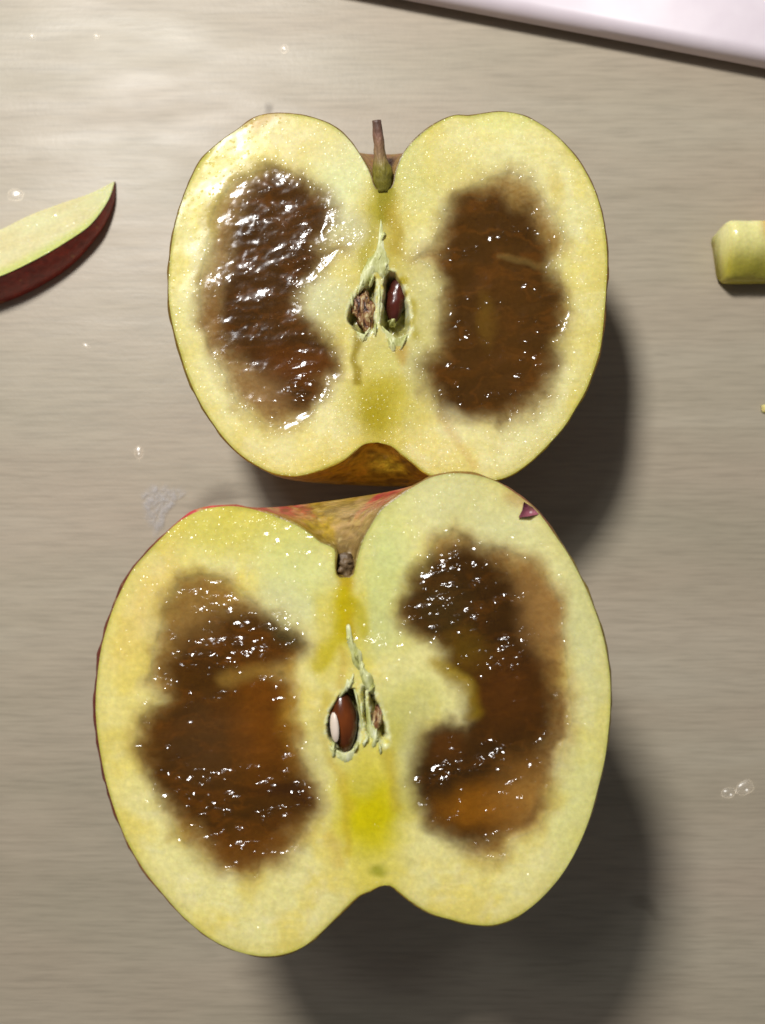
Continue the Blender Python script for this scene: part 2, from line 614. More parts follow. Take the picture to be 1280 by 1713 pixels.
    # split the one cut surface into its parts
    cx_, cy_ = x[FF].mean(1), y[FF].mean(1)
    grp = np.zeros(len(FF), int)
    for bi, poly in enumerate(browns):
        grp[sdf(poly, cx_, cy_) < 0] = 1 + bi
    for ci in range(len(cavities)):
        grp[(cav_id[FF] == ci).all(1)] = 10 + ci
    for g in np.unique(grp):
        fs = FF[grp == g]
        used, inv = np.unique(fs, return_inverse=True)
        nm = 'flesh' if g == 0 else 'browned_flesh' if g < 10 else 'seed_cavity'
        o = mesh_obj(nm, V[used], inv.reshape(-1, 3), M_FLESH, root, color=C3[used],
                     attrs={'glint': glint[used], 'wet': wet[used]}, normals=vn[used])
        if nm == 'browned_flesh':
            o['label'] = 'dark brown water-soaked flesh'
    return root, off


# ----- outlines traced on the cut faces (photo pixels)
TOP_L = [(642, 317), (631, 318), (626, 312), (623, 304), (619, 291), (607, 267), (588, 239), (566, 217), (541, 203), (510, 194), (479, 190), (447, 191),
         (426, 197), (397, 217), (366, 239), (337, 267), (319, 301), (304, 339), (291, 386), (285, 429), (282, 476), (284, 514),
         (291, 551), (301, 587), (312, 622), (329, 662), (351, 700), (376, 734), (401, 759), (429, 778), (454, 790), (479, 795), (504, 795),
         (529, 788), (557, 777), (579, 766), (597, 751), (611, 742), (632, 740)]
TOP_R = [(642, 317), (651, 318), (657, 312), (660, 304), (662, 292), (667, 276), (677, 254), (696, 232), (718, 214), (740, 201), (762, 193), (784, 194), (809, 190),
         (840, 187), (871, 192), (896, 203), (921, 219), (946, 242), (971, 273), (993, 314), (1006, 354), (1013, 395), (1016, 436), (1014, 486),
         (1010, 536), (1005, 579), (996, 611), (981, 651), (963, 683), (942, 716), (913, 748), (884, 775), (856, 794), (834, 802),
         (805, 806), (775, 806), (745, 802), (719, 794), (706, 786), (690, 773), (672, 759), (655, 746), (632, 740)]
LOW_L = [(577, 966), (567, 966), (561, 958), (560, 940), (559, 918), (535, 907), (521, 895), (496, 879), (463, 865), (427, 853), (392, 847), (356, 849), (327, 857),
         (298, 874), (273, 897), (248, 922), (223, 951), (205, 983), (190, 1016), (178, 1052), (169, 1087), (163, 1131), (160, 1174),
         (162, 1217), (169, 1266), (179, 1313), (195, 1364), (214, 1410), (242, 1457), (273, 1496), (308, 1535), (347, 1567), (382, 1586),
         (413, 1596), (445, 1600), (476, 1596), (507, 1584), (538, 1559), (562, 1535), (581, 1516), (601, 1498), (620, 1490), (633, 1483), (644, 1481)]
LOW_R = [(577, 966), (586, 966), (592, 960), (595, 948), (599, 930), (607, 905), (619, 882), (638, 854), (662, 835), (689, 816), (716, 801), (744, 793), (771, 792),
         (802, 796), (833, 807), (865, 827), (892, 848), (908, 866), (927, 893), (951, 928), (974, 971), (990, 1007), (1005, 1050),
         (1015, 1092), (1021, 1139), (1021, 1186), (1018, 1222), (1012, 1269), (1001, 1316), (987, 1367), (968, 1414), (944, 1457),
         (916, 1492), (888, 1518), (860, 1536), (827, 1547), (794, 1547), (762, 1540), (724, 1529), (691, 1510), (668, 1492), (655, 1482), (644, 1481)]

# ----- browned areas: outer fringe and dark heart
TL_O = [(401, 297), (435, 284), (479, 283), (510, 298), (541, 323), (557, 348), (551, 372), (529, 404), (548, 414), (580, 419), (552, 428), (535, 443), (519, 462), (497, 498), (497, 520),
        (510, 534), (541, 562), (560, 591), (563, 616), (552, 637), (543, 662), (526, 687), (504, 704), (476, 714), (447, 710), (422, 694),
        (397, 675), (385, 647), (366, 609), (347, 575), (338, 540), (335, 500), (334, 470), (344, 420), (351, 373), (363, 336), (385, 310)]
TL_I = [(422, 308), (460, 297), (510, 311), (550, 341), (548, 370), (529, 404), (541, 424), (516, 458), (494, 498), (491, 510), (510, 538), (547, 570),
        (557, 610), (532, 634), (535, 656), (516, 681), (491, 687), (460, 662), (435, 625), (394, 590), (376, 562), (367, 519), (371, 482), (385, 435), (391, 389), (410, 345)]
TR_O = [(777, 317), (815, 296), (852, 288), (887, 296), (904, 326), (931, 364), (946, 401), (936, 427), (914, 442), (929, 468), (950, 496), (956, 516),
        (945, 554), (931, 586), (924, 619), (917, 655), (892, 683), (856, 703), (820, 708), (798, 700), (759, 692), (733, 676), (714, 644), (710, 619),
        (723, 599), (735, 572), (738, 536), (735, 498), (743, 467), (722, 446), (690, 432), (722, 412), (738, 370), (752, 345)]
TR_I = [(748, 356), (777, 336), (809, 323), (840, 320), (852, 345), (887, 348), (899, 382), (912, 427), (921, 470), (940, 501), (938, 521), (927, 572),
        (917, 619), (906, 647), (863, 680), (834, 696), (798, 692), (748, 685), (720, 645), (717, 617), (741, 592), (745, 536), (744, 467), (741, 436), (744, 389)]
LL_O = [(298, 968), (334, 960), (377, 966), (413, 998), (456, 1034), (499, 1062), (514, 1084), (496, 1103), (466, 1118), (480, 1150), (489, 1213), (490, 1240), (503, 1274),
        (536, 1315), (536, 1346), (515, 1379), (492, 1414), (472, 1444), (421, 1466), (374, 1458), (335, 1430), (296, 1399), (273, 1344),
        (253, 1305), (233, 1262), (229, 1227), (233, 1206), (250, 1185), (277, 1172), (250, 1140), (257, 1087), (273, 1034), (291, 990)]
LL_I = [(341, 1032), (392, 1023), (445, 1037), (485, 1064), (505, 1087), (466, 1109), (440, 1122), (471, 1152), (480, 1213), (482, 1260), (490, 1285), (525, 1321), (525, 1348), (472, 1395),
        (429, 1438), (382, 1430), (308, 1367), (288, 1344), (257, 1297), (244, 1258), (246, 1206), (284, 1174), (282, 1116), (295, 1060)]
LR_O = [(712, 944), (730, 900), (755, 885), (794, 909), (841, 915), (886, 938), (920, 970), (940, 1014), (944, 1069), (948, 1116), (955, 1171), (958, 1205), (948, 1236),
        (930, 1288), (918, 1330), (914, 1362), (900, 1388), (856, 1403), (841, 1438), (813, 1440), (766, 1412), (733, 1384), (707, 1344), (698, 1307),
        (705, 1264), (716, 1229), (743, 1212), (766, 1212), (787, 1224), (796, 1200), (790, 1172), (782, 1152), (763, 1133), (738, 1112), (745, 1088), (712, 1063), (678, 1048), (668, 1022),
        (683, 991), (697, 964)]
LR_I = [(730, 942), (767, 926), (810, 934), (841, 968), (872, 985), (880, 1030), (892, 1085), (910, 1132), (912, 1190), (904, 1249), (890, 1285), (850, 1310), (850, 1360), (823, 1390), (780, 1400), (733, 1375),
        (707, 1335), (703, 1297), (717, 1238), (757, 1218), (785, 1232), (800, 1205), (794, 1157), (779, 1134), (755, 1115), (757, 1085), (730, 1055), (693, 1040), (691, 999), (708, 964)]

# ----- seed cavities
CAV_T = [([(629, 462), (617, 467), (601, 484), (585, 511), (581, 536), (594, 552), (608, 564), (619, 555), (628, 544), (629, 504)], 0.0032),
         ([(650, 453), (661, 456), (671, 474), (680, 492), (684, 522), (687, 548), (678, 564), (667, 574), (650, 560), (637, 543), (639, 522), (642, 492), (642, 469)], 0.0046)]
CAV_L = [([(582, 1152), (565, 1166), (550, 1200), (547, 1226), (556, 1249), (570, 1264), (591, 1258), (600, 1240), (604, 1207), (600, 1174), (593, 1152)], 0.0040),
         ([(606, 1150), (612, 1152), (616, 1190), (622, 1225), (618, 1240), (611, 1215), (606, 1185)], 0.004),
         ([(617, 1158), (627, 1163), (641, 1198), (649, 1230), (645, 1249), (631, 1228), (620, 1202)], 0.003)]


def brown_layers(C3, x, y, outer, inner, seed, fringe, dark, soft_o=30, soft_i=32, grow=7):
    xw = x + (fbm(x / 34, y / 34, seed, 4) - 0.5) * 16 + (fbm(x / 8, y / 8, seed + 3, 2) - 0.5) * 4
    yw = y + (fbm(x / 34, y / 34, seed + 7, 4) - 0.5) * 16 + (fbm(x / 8, y / 8, seed + 5, 2) - 0.5) * 4
    so = sdf(outer, xw, yw); si = sdf(inner, xw, yw) - grow
    mo = smooth(soft_o, -soft_o * 0.8, so)
    mi = smooth(soft_i * 0.7, -soft_i * 0.9, si)
    gr = fbm(x / 5, y / 5, seed + 13, 2)
    C3 = paint(C3, mo * (0.80 + 0.2 * gr), fringe)
    streak = fbm(x / 60, y / 26, seed + 17, 3)
    dk = np.asarray(dark)
    C3 = paint(C3, mi, dk)
    C3 = paint(C3, mi * smooth(0.50, 0.75, streak) * 0.3, dk * np.array([1.9, 1.65, 1.3]))
    C3 = paint(C3, mi * smooth(0.48, 0.25, streak) * 0.3, dk * 0.6)
    rg = 1 - np.abs(2 * fbm(xw / 70 + y / 160, yw / 22, seed + 23, 4) - 1)
    C3 = paint(C3, mi * smooth(0.86, 0.99, rg) * 0.32, dk * np.array([2.6, 2.2, 1.6]))
    rg = 1 - np.abs(2 * fbm(xw / 26, yw / 15, seed + 29, 3) - 1)
    C3 = paint(C3, mo * smooth(0.88, 1.0, rg) * 0.22, dk * 0.6)
    return C3, so, si, mo, mi


def flesh_base(x, y, edge, seed, pale, yellow):
    n = fbm(x / 70, y / 70, seed, 4)
    C3 = np.tile(pale, (len(x), 1)).astype(float)
    C3 = paint(C3, smooth(0.40, 0.70, n) * 0.65, yellow)
    n2 = fbm(x / 16, y / 16, seed + 2, 3)
    C3 = paint(C3, smooth(0.55, 0.78, n2) * 0.28, lin(234, 224, 178))
    C3 = paint(C3, smooth(0.42, 0.22, n2) * 0.14, lin(206, 188, 96))
    n3 = fbm(x / 90 + y / 400, y / 5, seed + 4, 2)
    C3 = paint(C3, smooth(0.6, 0.85, n3) * 0.16, lin(240, 234, 190))
    C3 = paint(C3, smooth(0.4, 0.15, n3) * 0.16, lin(196, 182, 100))
    C3 = paint(C3, smooth(34, 4, edge) * 0.40, lin(210, 194, 96))
    C3 = paint(C3, smooth(6, 1, edge) * 0.7, lin(176, 170, 62))
    return C3


def top_colour(x0, y0, edge):
    x = x0 + (fbm(x0 / 30, y0 / 30, 601, 2) - 0.5) * 18
    y = y0 + (fbm(x0 / 30, y0 / 30, 610, 2) - 0.5) * 18
    C3 = flesh_base(x, y, edge, 3, lin(233, 226, 164), lin(227, 211, 114))
    C3 = paint(C3, ell(x, y, 575, 285, 55, 60, 30, 0.7) * 0.7, lin(222, 226, 176))
    C3 = paint(C3, ell(x, y, 690, 290, 40, 70, -20, 0.7) * 0.5, lin(206, 210, 150))
    C3 = paint(C3, ell(x, y, 760, 290, 60, 50, 0, 0.8) * 0.55, lin(212, 196, 104))
    C3 = paint(C3, ell(x, y, 930, 310, 12, 28, -20, 0.9) * 0.5, lin(206, 180, 70))
    C3 = paint(C3, ell(x, y, 500, 240, 80, 30, 10, 0.8) * 0.35, lin(226, 206, 150))
    C3 = paint(C3, ell(x, y, 840, 205, 50, 18, 0, 0.6) * 0.5, lin(226, 226, 150))
    C3 = paint(C3, ell(x, y, 440, 200, 40, 12, -15, 0.8) * 0.5, lin(196, 150, 96))
    # yellow core
    C3 = paint(C3, ell(x, y, 640, 400, 44, 90, 0, 0.7) * 0.75, lin(190, 172, 66))
    C3 = paint(C3, ell(x, y, 640, 520, 70, 110, 0, 0.5) * 0.6, lin(198, 184, 90))
    C3 = paint(C3, ell(x, y, 644, 672, 66, 62, 0, 0.6) * smooth(606, 634, y) * 0.8, lin(190, 176, 48))
    C3 = paint(C3, ell(x, y, 628, 690, 26, 40, 0, 0.8) * 0.8, lin(168, 152, 22))
    C3 = paint(C3, ell(x, y, 645, 598, 34, 24, 0, 0.5) * 0.6, lin(206, 200, 112))
    C3 = paint(C3, line(x, y, [(598, 556), (596, 600), (596, 640)], 7, 0.7) * 0.8, lin(150, 130, 20))
    C3 = paint(C3, line(x, y, [(668, 578), (676, 600)], 9, 0.9) * 0.6, lin(186, 140, 40))
    C3 = paint(C3, line(x, y, [(676, 470), (691, 515), (692, 560)], 6, 0.7) * 0.8, lin(178, 160, 20))
    C3 = paint(C3, line(x, y, [(640, 300), (642, 330), (640, 360)], 14, 0.7) * 0.85, lin(146, 136, 28))
    C3 = paint(C3, line(x, y, [(628, 330), (622, 400), (604, 450)], 8, 0.8) * 0.6, lin(176, 164, 50))
    C3 = paint(C3, line(x, y, [(656, 350), (664, 420)], 12, 0.8) * 0.6, lin(176, 150, 40))
    C3 = paint(C3, line(x, y, [(740, 700), (765, 735), (792, 780)], 8, 0.95) * 0.35, lin(206, 168, 96))
    # grey-white translucent flesh next to the dark areas
    C3 = paint(C3, ell(x, y, 572, 385, 42, 34, 0, 0.6) * 0.6, lin(196, 194, 160))
    C3 = paint(C3, ell(x, y, 545, 510, 38, 46, 20, 0.6) * 0.6, lin(202, 202, 158))
    C3 = paint(C3, ell(x, y, 712, 530, 26, 80, 5, 0.7) * 0.5, lin(190, 184, 118))
    C3 = paint(C3, ell(x, y, 712, 620, 26, 40, -30, 0.7) * 0.6, lin(178, 172, 116))
    C3, so1, si1, mo1, mi1 = brown_layers(C3, x, y, TL_O, TL_I, 101, lin(146, 110, 60), lin(76, 47, 13))
    C3, so2, si2, mo2, mi2 = brown_layers(C3, x, y, TR_O, TR_I, 131, lin(150, 114, 54), lin(78, 49, 12))
    C3 = paint(C3, ell(x, y, 500, 610, 60, 26, 15, 0.7) * mi1 * 0.7, lin(104, 58, 14))
    C3 = paint(C3, ell(x, y, 350, 545, 14, 50, 0, 0.8) * mo1 * 0.6, lin(134, 92, 40))
    C3 = paint(C3, ell(x, y, 440, 655, 40, 30, 30, 0.8) * mo1 * 0.6, lin(146, 112, 68))
    C3 = paint(C3, ell(x, y, 812, 535, 13, 42, 0, 0.7) * 0.7, lin(122, 92, 26))
    C3 = paint(C3, ell(x, y, 845, 560, 55, 90, 0, 0.8) * mi2 * 0.5, lin(88, 56, 16))
    C3 = paint(C3, line(x, y, [(912, 442), (880, 436), (840, 432)], 5, 0.9) * 0.3, lin(150, 126, 66))
    C3 = paint(C3, ell(x, y, 765, 695, 26, 12, 20, 0.7) * 0.5, lin(190, 178, 130))
    bsd = np.minimum(so1, so2)
    bm_ = np.maximum(mo1, mo2)
    cl = smooth(0.50, 0.66, fbm(x / 46, y / 20, 77, 3))
    glint = 0.16 + 0.14 * fbm(x / 30, y / 30, 71, 2) + bm_ * (-0.10 + 0.42 * cl)
    for (cx, cy, rx, ry, a, v) in [(575, 395, 45, 26, 15, 0.8), (515, 395, 40, 20, 0, 0.5), (420, 500, 60, 40, 10, 0.7), (510, 650, 42, 34, 20, 0.75), (470, 470, 60, 40, 0, 0.35),
                                   (460, 335, 50, 30, 10, 0.3), (870, 610, 40, 40, -40, 0.35), (770, 670, 60, 26, 20, 0.35), (700, 300, 50, 80, 0, 0.25), (590, 300, 40, 50, 0, 0.3)]:
        glint = np.maximum(glint, ell(x, y, cx, cy, rx, ry, a, 0.6) * v)
    glint = glint * (1 - 0.5 * ell(x, y, 830, 500, 80, 90, 0, 0.5)) * (0.14 + 0.80 * smooth(360, 660, x + (y - 480) * 0.25))
    wet = np.clip(0.15 + 0.85 * bm_ + 0.5 * smooth(0.35, 0.6, glint), 0, 1)
    return C3, glint, wet, bsd


def low_colour(x0, y0, edge):
    x = x0 + (fbm(x0 / 30, y0 / 30, 641, 2) - 0.5) * 18
    y = y0 + (fbm(x0 / 30, y0 / 30, 650, 2) - 0.5) * 18
    C3 = flesh_base(x, y, edge, 23, lin(235, 226, 156), lin(231, 211, 102))
    C3 = paint(C3, ell(x, y, 380, 885, 130, 45, 0, 0.7) * 0.75, lin(214, 202, 84))
    C3 = paint(C3, ell(x, y, 500, 960, 60, 80, -10, 0.7) * 0.7, lin(216, 220, 146))
    C3 = paint(C3, ell(x, y, 215, 1130, 40, 180, 0, 0.8) * 0.5, lin(226, 206, 104))
    C3 = paint(C3, ell(x, y, 780, 850, 150, 60, 25, 0.7) * 0.7, lin(214, 212, 158))
    C3 = paint(C3, ell(x, y, 640, 960, 40, 110, 10, 0.7) * 0.7, lin(206, 214, 140))
    C3 = paint(C3, ell(x, y, 640, 1060, 60, 40, 0, 0.8) * 0.6, lin(204, 206, 130))
    C3 = paint(C3, ell(x, y, 975, 1050, 30, 120, -10, 0.7) * 0.6, lin(206, 206, 150))
    C3 = paint(C3, ell(x, y, 970, 1330, 34, 140, 12, 0.7) * 0.6, lin(216, 214, 140))
    C3 = paint(C3, ell(x, y, 870, 835, 26, 16, 35, 0.7) * 0.55, lin(190, 150, 90))
    C3 = paint(C3, ell(x, y, 250, 1000, 30, 100, 25, 0.8) * 0.35, lin(226, 190, 120))
    # core
    C3 = paint(C3, smooth(58, 30, np.abs(x - 570 - (y - 1000) * 0.05)) * smooth(965, 1000, y) * smooth(1200, 1100, y) * 0.6, lin(214, 196, 60))
    C3 = paint(C3, ell(x, y, 620, 1345, 60, 135, -2, 0.7) * 0.9, lin(214, 200, 62))
    C3 = paint(C3, ell(x, y, 620, 1362, 50, 56, 0, 0.7) * 0.95, lin(208, 194, 4))
    C3 = paint(C3, ell(x, y, 608, 1305, 24, 26, 0, 0.6) * 0.7, lin(206, 194, 84))
    C3 = paint(C3, line(x, y, [(556, 1272), (576, 1300), (580, 1345), (580, 1425)], 8, 0.95) * 0.4, lin(196, 162, 34))
    C3 = paint(C3, line(x, y, [(648, 1262), (658, 1310), (662, 1350)], 9, 0.95) * 0.5, lin(184, 158, 10))
    C3 = paint(C3, line(x, y, [(552, 1400), (562, 1446)], 8, 0.9) * 0.4, lin(204, 170, 84))
    C3 = paint(C3, ell(x, y, 632, 1458, 12, 9, 0, 0.7) * 0.7, lin(150, 150, 14))
    C3 = paint(C3, line(x, y, [(577, 962), (578, 1000), (584, 1060)], 11, 0.7) * 0.9, lin(196, 168, 8))
    C3 = paint(C3, line(x, y, [(572, 1000), (570, 1070), (530, 1110)], 13, 0.8) * 0.75, lin(198, 180, 16))
    C3 = paint(C3, line(x, y, [(590, 1010), (610, 1055)], 9, 0.8) * 0.6, lin(190, 176, 24))
    C3 = paint(C3, line(x, y, [(576, 1090), (574, 1150)], 7, 0.95) * 0.35, lin(190, 150, 30))
    C3 = paint(C3, line(x, y, [(545, 1160), (540, 1210), (552, 1262)], 9, 0.9) * 0.5, lin(194, 172, 56))
    C3 = paint(C3, ell(x, y, 660, 1215, 24, 46, -15, 0.7) * 0.6, lin(178, 172, 70))
    C3 = paint(C3, ell(x, y, 690, 1170, 60, 46, 20, 0.7) * 0.6, lin(206, 204, 124))
    C3 = paint(C3, ell(x, y, 690, 1270, 24, 90, 5, 0.7) * 0.6, lin(188, 184, 130))
    C3 = paint(C3, ell(x, y, 520, 1260, 24, 60, 0, 0.8) * 0.5, lin(200, 188, 112))
    C3 = paint(C3, ell(x, y, 478, 1010, 50, 42, 35, 0.7) * 0.45, lin(208, 204, 160))
    C3, so1, si1, mo1, mi1 = brown_layers(C3, x, y, LL_O, LL_I, 201, lin(150, 108, 42), lin(80, 48, 8))
    C3, so2, si2, mo2, mi2 = brown_layers(C3, x, y, LR_O, LR_I, 231, lin(154, 112, 52), lin(66, 40, 7), grow=18)
    # colour inside the browning
    C3 = paint(C3, ell(x, y, 436, 1205, 48, 86, 0, 0.85) * 0.75, lin(122, 70, 8))
    C3 = paint(C3, ell(x, y, 486, 1192, 16, 70, 0, 0.95) * 0.5, lin(170, 122, 22))
    C3 = paint(C3, line(x, y, [(370, 1132), (420, 1128), (480, 1122)], 12, 0.95) * 0.5, lin(166, 130, 54))
    C3 = paint(C3, ell(x, y, 320, 1020, 50, 55, 10, 0.7) * mo1 * 0.55, lin(140, 106, 54))
    C3 = paint(C3, ell(x, y, 480, 1062, 40, 20, 35, 0.7) * mo1 * 0.7, lin(74, 68, 36))
    C3 = paint(C3, ell(x, y, 420, 1425, 80, 30, -15, 0.7) * mo1 * 0.6, lin(116, 70, 12))
    C3 = paint(C3, ell(x, y, 480, 1325, 60, 12, 5, 0.8) * mi1 * 0.7, lin(60, 32, 8))
    C3 = paint(C3, ell(x, y, 340, 1240, 60, 60, 0, 0.8) * mi1 * 0.4, lin(88, 62, 32))
    C3 = paint(C3, ell(x, y, 905, 1010, 36, 90, -12, 0.7) * mo2 * 0.7, lin(158, 118, 64))
    C3 = paint(C3, ell(x, y, 735, 1015, 40, 50, 30, 0.8) * mo2 * 0.5, lin(70, 56, 22))
    C3 = paint(C3, ell(x, y, 780, 1090, 40, 30, 40, 0.8) * mo2 * 0.6, lin(112, 84, 14))
    C3 = paint(C3, line(x, y, [(728, 1112), (760, 1130), (790, 1160), (796, 1190)], 11, 0.95) * 0.5, lin(180, 152, 24))
    C3 = paint(C3, ell(x, y, 845, 1160, 60, 60, 0, 0.8) * mi2 * 0.6, lin(94, 52, 10))
    C3 = paint(C3, ell(x, y, 800, 1350, 70, 34, -8, 0.7) * mo2 * 0.8, lin(150, 94, 14))
    C3 = paint(C3, ell(x, y, 870, 1330, 42, 60, 20, 0.8) * mo2 * 0.6, lin(160, 112, 46))
    C3 = paint(C3, ell(x, y, 745, 1245, 34, 28, 0, 0.8) * mo2 * 0.6, lin(100, 58, 14))
    C3 = paint(C3, line(x, y, [(938, 1180), (925, 1280), (905, 1350), (880, 1380)], 9, 0.9) * mo2 * 0.5, lin(112, 76, 34))
    bsd = np.minimum(so1, so2)
    bm_ = np.maximum(mo1, mo2)
    cl = smooth(0.46, 0.62, fbm(x / 46, y / 20, 177, 3))
    glint = 0.16 + 0.14 * fbm(x / 30, y / 30, 171, 2) + bm_ * (-0.06 + 0.46 * cl)
    for (cx, cy, rx, ry, a, v) in [(400, 1100, 60, 26, 10, 0.65), (480, 1070, 40, 30, 20, 0.6), (770, 960, 70, 40, 0, 0.6), (760, 1010, 60, 40, 10, 0.75), (850, 1100, 50, 30, -20, 0.65),
                                   (780, 1290, 90, 22, -14, 0.8), (715, 1320, 16, 40, 0, 0.7), (520, 1335, 30, 20, 0, 0.55), (280, 1310, 30, 60, 20, 0.45), (500, 900, 60, 40, 25, 0.4),
                                   (660, 1075, 60, 12, 5, 0.6), (370, 1040, 50, 20, 10, 0.4)]:
        glint = np.maximum(glint, ell(x, y, cx, cy, rx * 1.15, ry * 1.3, a, 0.6) * np.minimum(v * 1.7, 1.0))
    glint = glint * (1 - 0.6 * ell(x, y, 400, 1220, 80, 70, 0, 0.5)) * (1 - 0.5 * ell(x, y, 840, 1190, 60, 50, 0, 0.5))
    wet = np.clip(0.15 + 0.85 * bm_ + 0.5 * smooth(0.35, 0.6, glint), 0, 1)
    return C3, glint, wet, bsd


def top_skin(s, ph, px, py):
    st = fbm(ph * 26, s * 5, 301, 3)
    C3 = np.tile(lin(196, 168, 40), (len(s), 1)).astype(float)
    C3 = paint(C3, smooth(0.40, 0.62, st) * smooth(0.95, 0.7, s) * 0.9, lin(142, 36, 40))
    C3 = paint(C3, smooth(0.80, 0.92, s) * 0.85, lin(204, 178, 46))
    sp_ = vnoise(ph * 60, s * 160, 305)
    C3 = paint(C3, smooth(0.80, 0.92, sp_) * smooth(0.78, 0.9, s) * 0.8, lin(84, 60, 16))
    mot = fbm(px / 16, py / 6, 333, 4)
    C3 = paint(C3, smooth(0.78, 0.9, s) * smooth(0.50, 0.36, mot) * 0.6, lin(112, 82, 18))
    C3 = paint(C3, smooth(0.78, 0.9, s) * smooth(0.56, 0.70, mot) * 0.5, lin(214, 168, 50))
    C3 = paint(C3, smooth(0.2, 0.08, s) * 0.8, lin(128, 96, 56))
    rimm = smooth(0.06, 0.0, np.minimum(ph, math.pi - ph))
    C3 = paint(C3, rimm * 0.9 * smooth(800, 700, py), lin(112, 84, 34))
    C3 = paint(C3, rimm * 0.6 * ell(px, py, 440, 195, 60, 20), lin(140, 60, 40))
    C3 = paint(C3, rimm * 0.8 * smooth(920, 990, px) * smooth(700, 500, py), lin(146, 84, 58))
    C3 = paint(C3, rimm * 0.5, lin(120, 100, 30))
    return C3


def low_skin(s, ph, px, py):
    st = fbm(ph * 26, s * 6, 401, 3)
    C3 = np.tile(lin(188, 160, 40), (len(s), 1)).astype(float)
    C3 = paint(C3, smooth(0.36, 0.60, st) * 0.9, lin(150, 44, 50))
    C3 = paint(C3, smooth(1.2, 0.6, ph) * 0.7 * smooth(0.04, 0.2, s), lin(146, 40, 44))
    # stem basin: red-pink to both sides, olive in the middle, russet towards the right of the stem
    bas = smooth(0.30, 0.22, s)
    nz = fbm(ph * 6, s * 34, 411, 3)
    rus = fbm(ph * 14, s * 40, 415, 4)
    C3 = paint(C3, bas, lin(180, 148, 36))
    C3 = paint(C3, bas * smooth(0.18, 0.13, s + (nz - 0.5) * 0.06) * smooth(1.35, 1.6, ph + (nz - 0.5) * 0.4) * (0.6 + 0.5 * rus), lin(160, 134, 82))
    side = np.maximum(smooth(1.50, 1.20, ph + (nz - 0.5) * 0.5), smooth(1.70, 1.95, ph + (nz - 0.5) * 0.5))
    C3 = paint(C3, bas * np.maximum(side, 0.75 * smooth(0.16, 0.21, s)) * smooth(0.08, 0.15, s + (nz - 0.5) * 0.05) * smooth(0.20, 0.48, rus), lin(186, 62, 66))
    C3 = paint(C3, bas * smooth(0.62, 0.80, rus) * 0.4, lin(118, 88, 52))
    mot = fbm(px / 14, py / 5, 433, 4)
    vis = smooth(0.34, 0.24, s) * smooth(0.3, 0.7, ph)
    C3 = paint(C3, vis * smooth(0.52, 0.68, mot) * 0.5, lin(196, 160, 112))
    C3 = paint(C3, vis * smooth(0.46, 0.30, mot) * 0.55, lin(112, 80, 34))
    C3 = paint(C3, smooth(0.085, 0.05, s) * 0.7, lin(112, 88, 44))
    sp_ = vnoise(ph * 50, s * 150, 421)
    C3 = paint(C3, smooth(0.90, 0.96, sp_) * 0.6, lin(214, 190, 130))
    rimm = smooth(0.06, 0.0, np.minimum(ph, math.pi - ph))
    C3 = paint(C3, rimm * 0.8 * smooth(330, 240, px) * smooth(1500, 1300, py), lin(88, 36, 28))
    C3 = paint(C3, rimm * 0.8 * smooth(330, 500, px), lin(134, 116, 44))
    C3 = paint(C3, rimm * 0.7 * ell(px, py, 880, 845, 60, 40, 30), lin(140, 74, 60))
    return C3


H_TOP, H_LOW = 0.0325, 0.0590
top, off_t = build_half('smaller cut apple half with its whole stem, brown inside, lying behind the larger half', TOP_L, TOP_R, H_TOP, top_colour, top_skin, [TL_O, TR_O], CAV_T, 11, lean_stem=0.34)
low, off_l = build_half('larger cut apple half with a broken stem stub and shiny brown seed, in front', LOW_L, LOW_R, H_LOW, low_colour, low_skin, [LL_O, LR_O], CAV_L, 51, lean_calyx=0.30, rim_left=1.5)


def loc(px, py, z, off, h):
    """pixel on a half's cut plane -> that half's own space, z above the cut plane"""
    a = unproj(px, py, h) - off
    return Vector((float(a[0]), float(a[1]), h + z))


# ----- stems
def stem(name, pts, radii, off, h, parent, colours, wob=0.12, seed=0):
    P = catmull(np.array([tuple(loc(x, y, z, off, h)) for x, y, z in pts]), 26)
    rad = np.interp(np.linspace(0, 1, 26), np.linspace(0, 1, len(radii)), radii)
    V, F = tube([tuple(p) for p in P], rad, 18, 1.0, wob, seed)
    t = np.repeat(np.linspace(0, 1, 26), 18); t = np.append(t, [0, 1])
    cc = np.stack([np.interp(t, [c[0] for c in colours], [c[1][k] for c in colours]) for k in range(3)], -1)
    return mesh_obj(name, V, F, M_STEM, parent, color=cc)


stem('stem', [(641, 318, -0.0012), (641, 296, -0.0004), (637, 270, 0.0008), (633, 240, 0.0022), (630, 214, 0.0032)],
     [0.0015, 0.0018, 0.0017, 0.00105, 0.00095, 0.0009, 0.0008], off_t, H_TOP, top,
     [(0, lin(110, 104, 30)), (0.35, lin(134, 124, 44)), (0.5, lin(150, 122, 84)), (0.8, lin(142, 104, 88)), (1, lin(100, 76, 66))], 0.14, 3)
stem('stem', [(575, 969, -0.0034), (576, 955, -0.0026), (577, 940, -0.0022), (578, 926, -0.0024)],
     [0.0014, 0.0016, 0.0017, 0.0015, 0.0009], off_l, H_LOW, low,
     [(0, lin(126, 104, 50)), (0.5, lin(120, 96, 66)), (1, lin(96, 76, 52))], 0.35, 8)


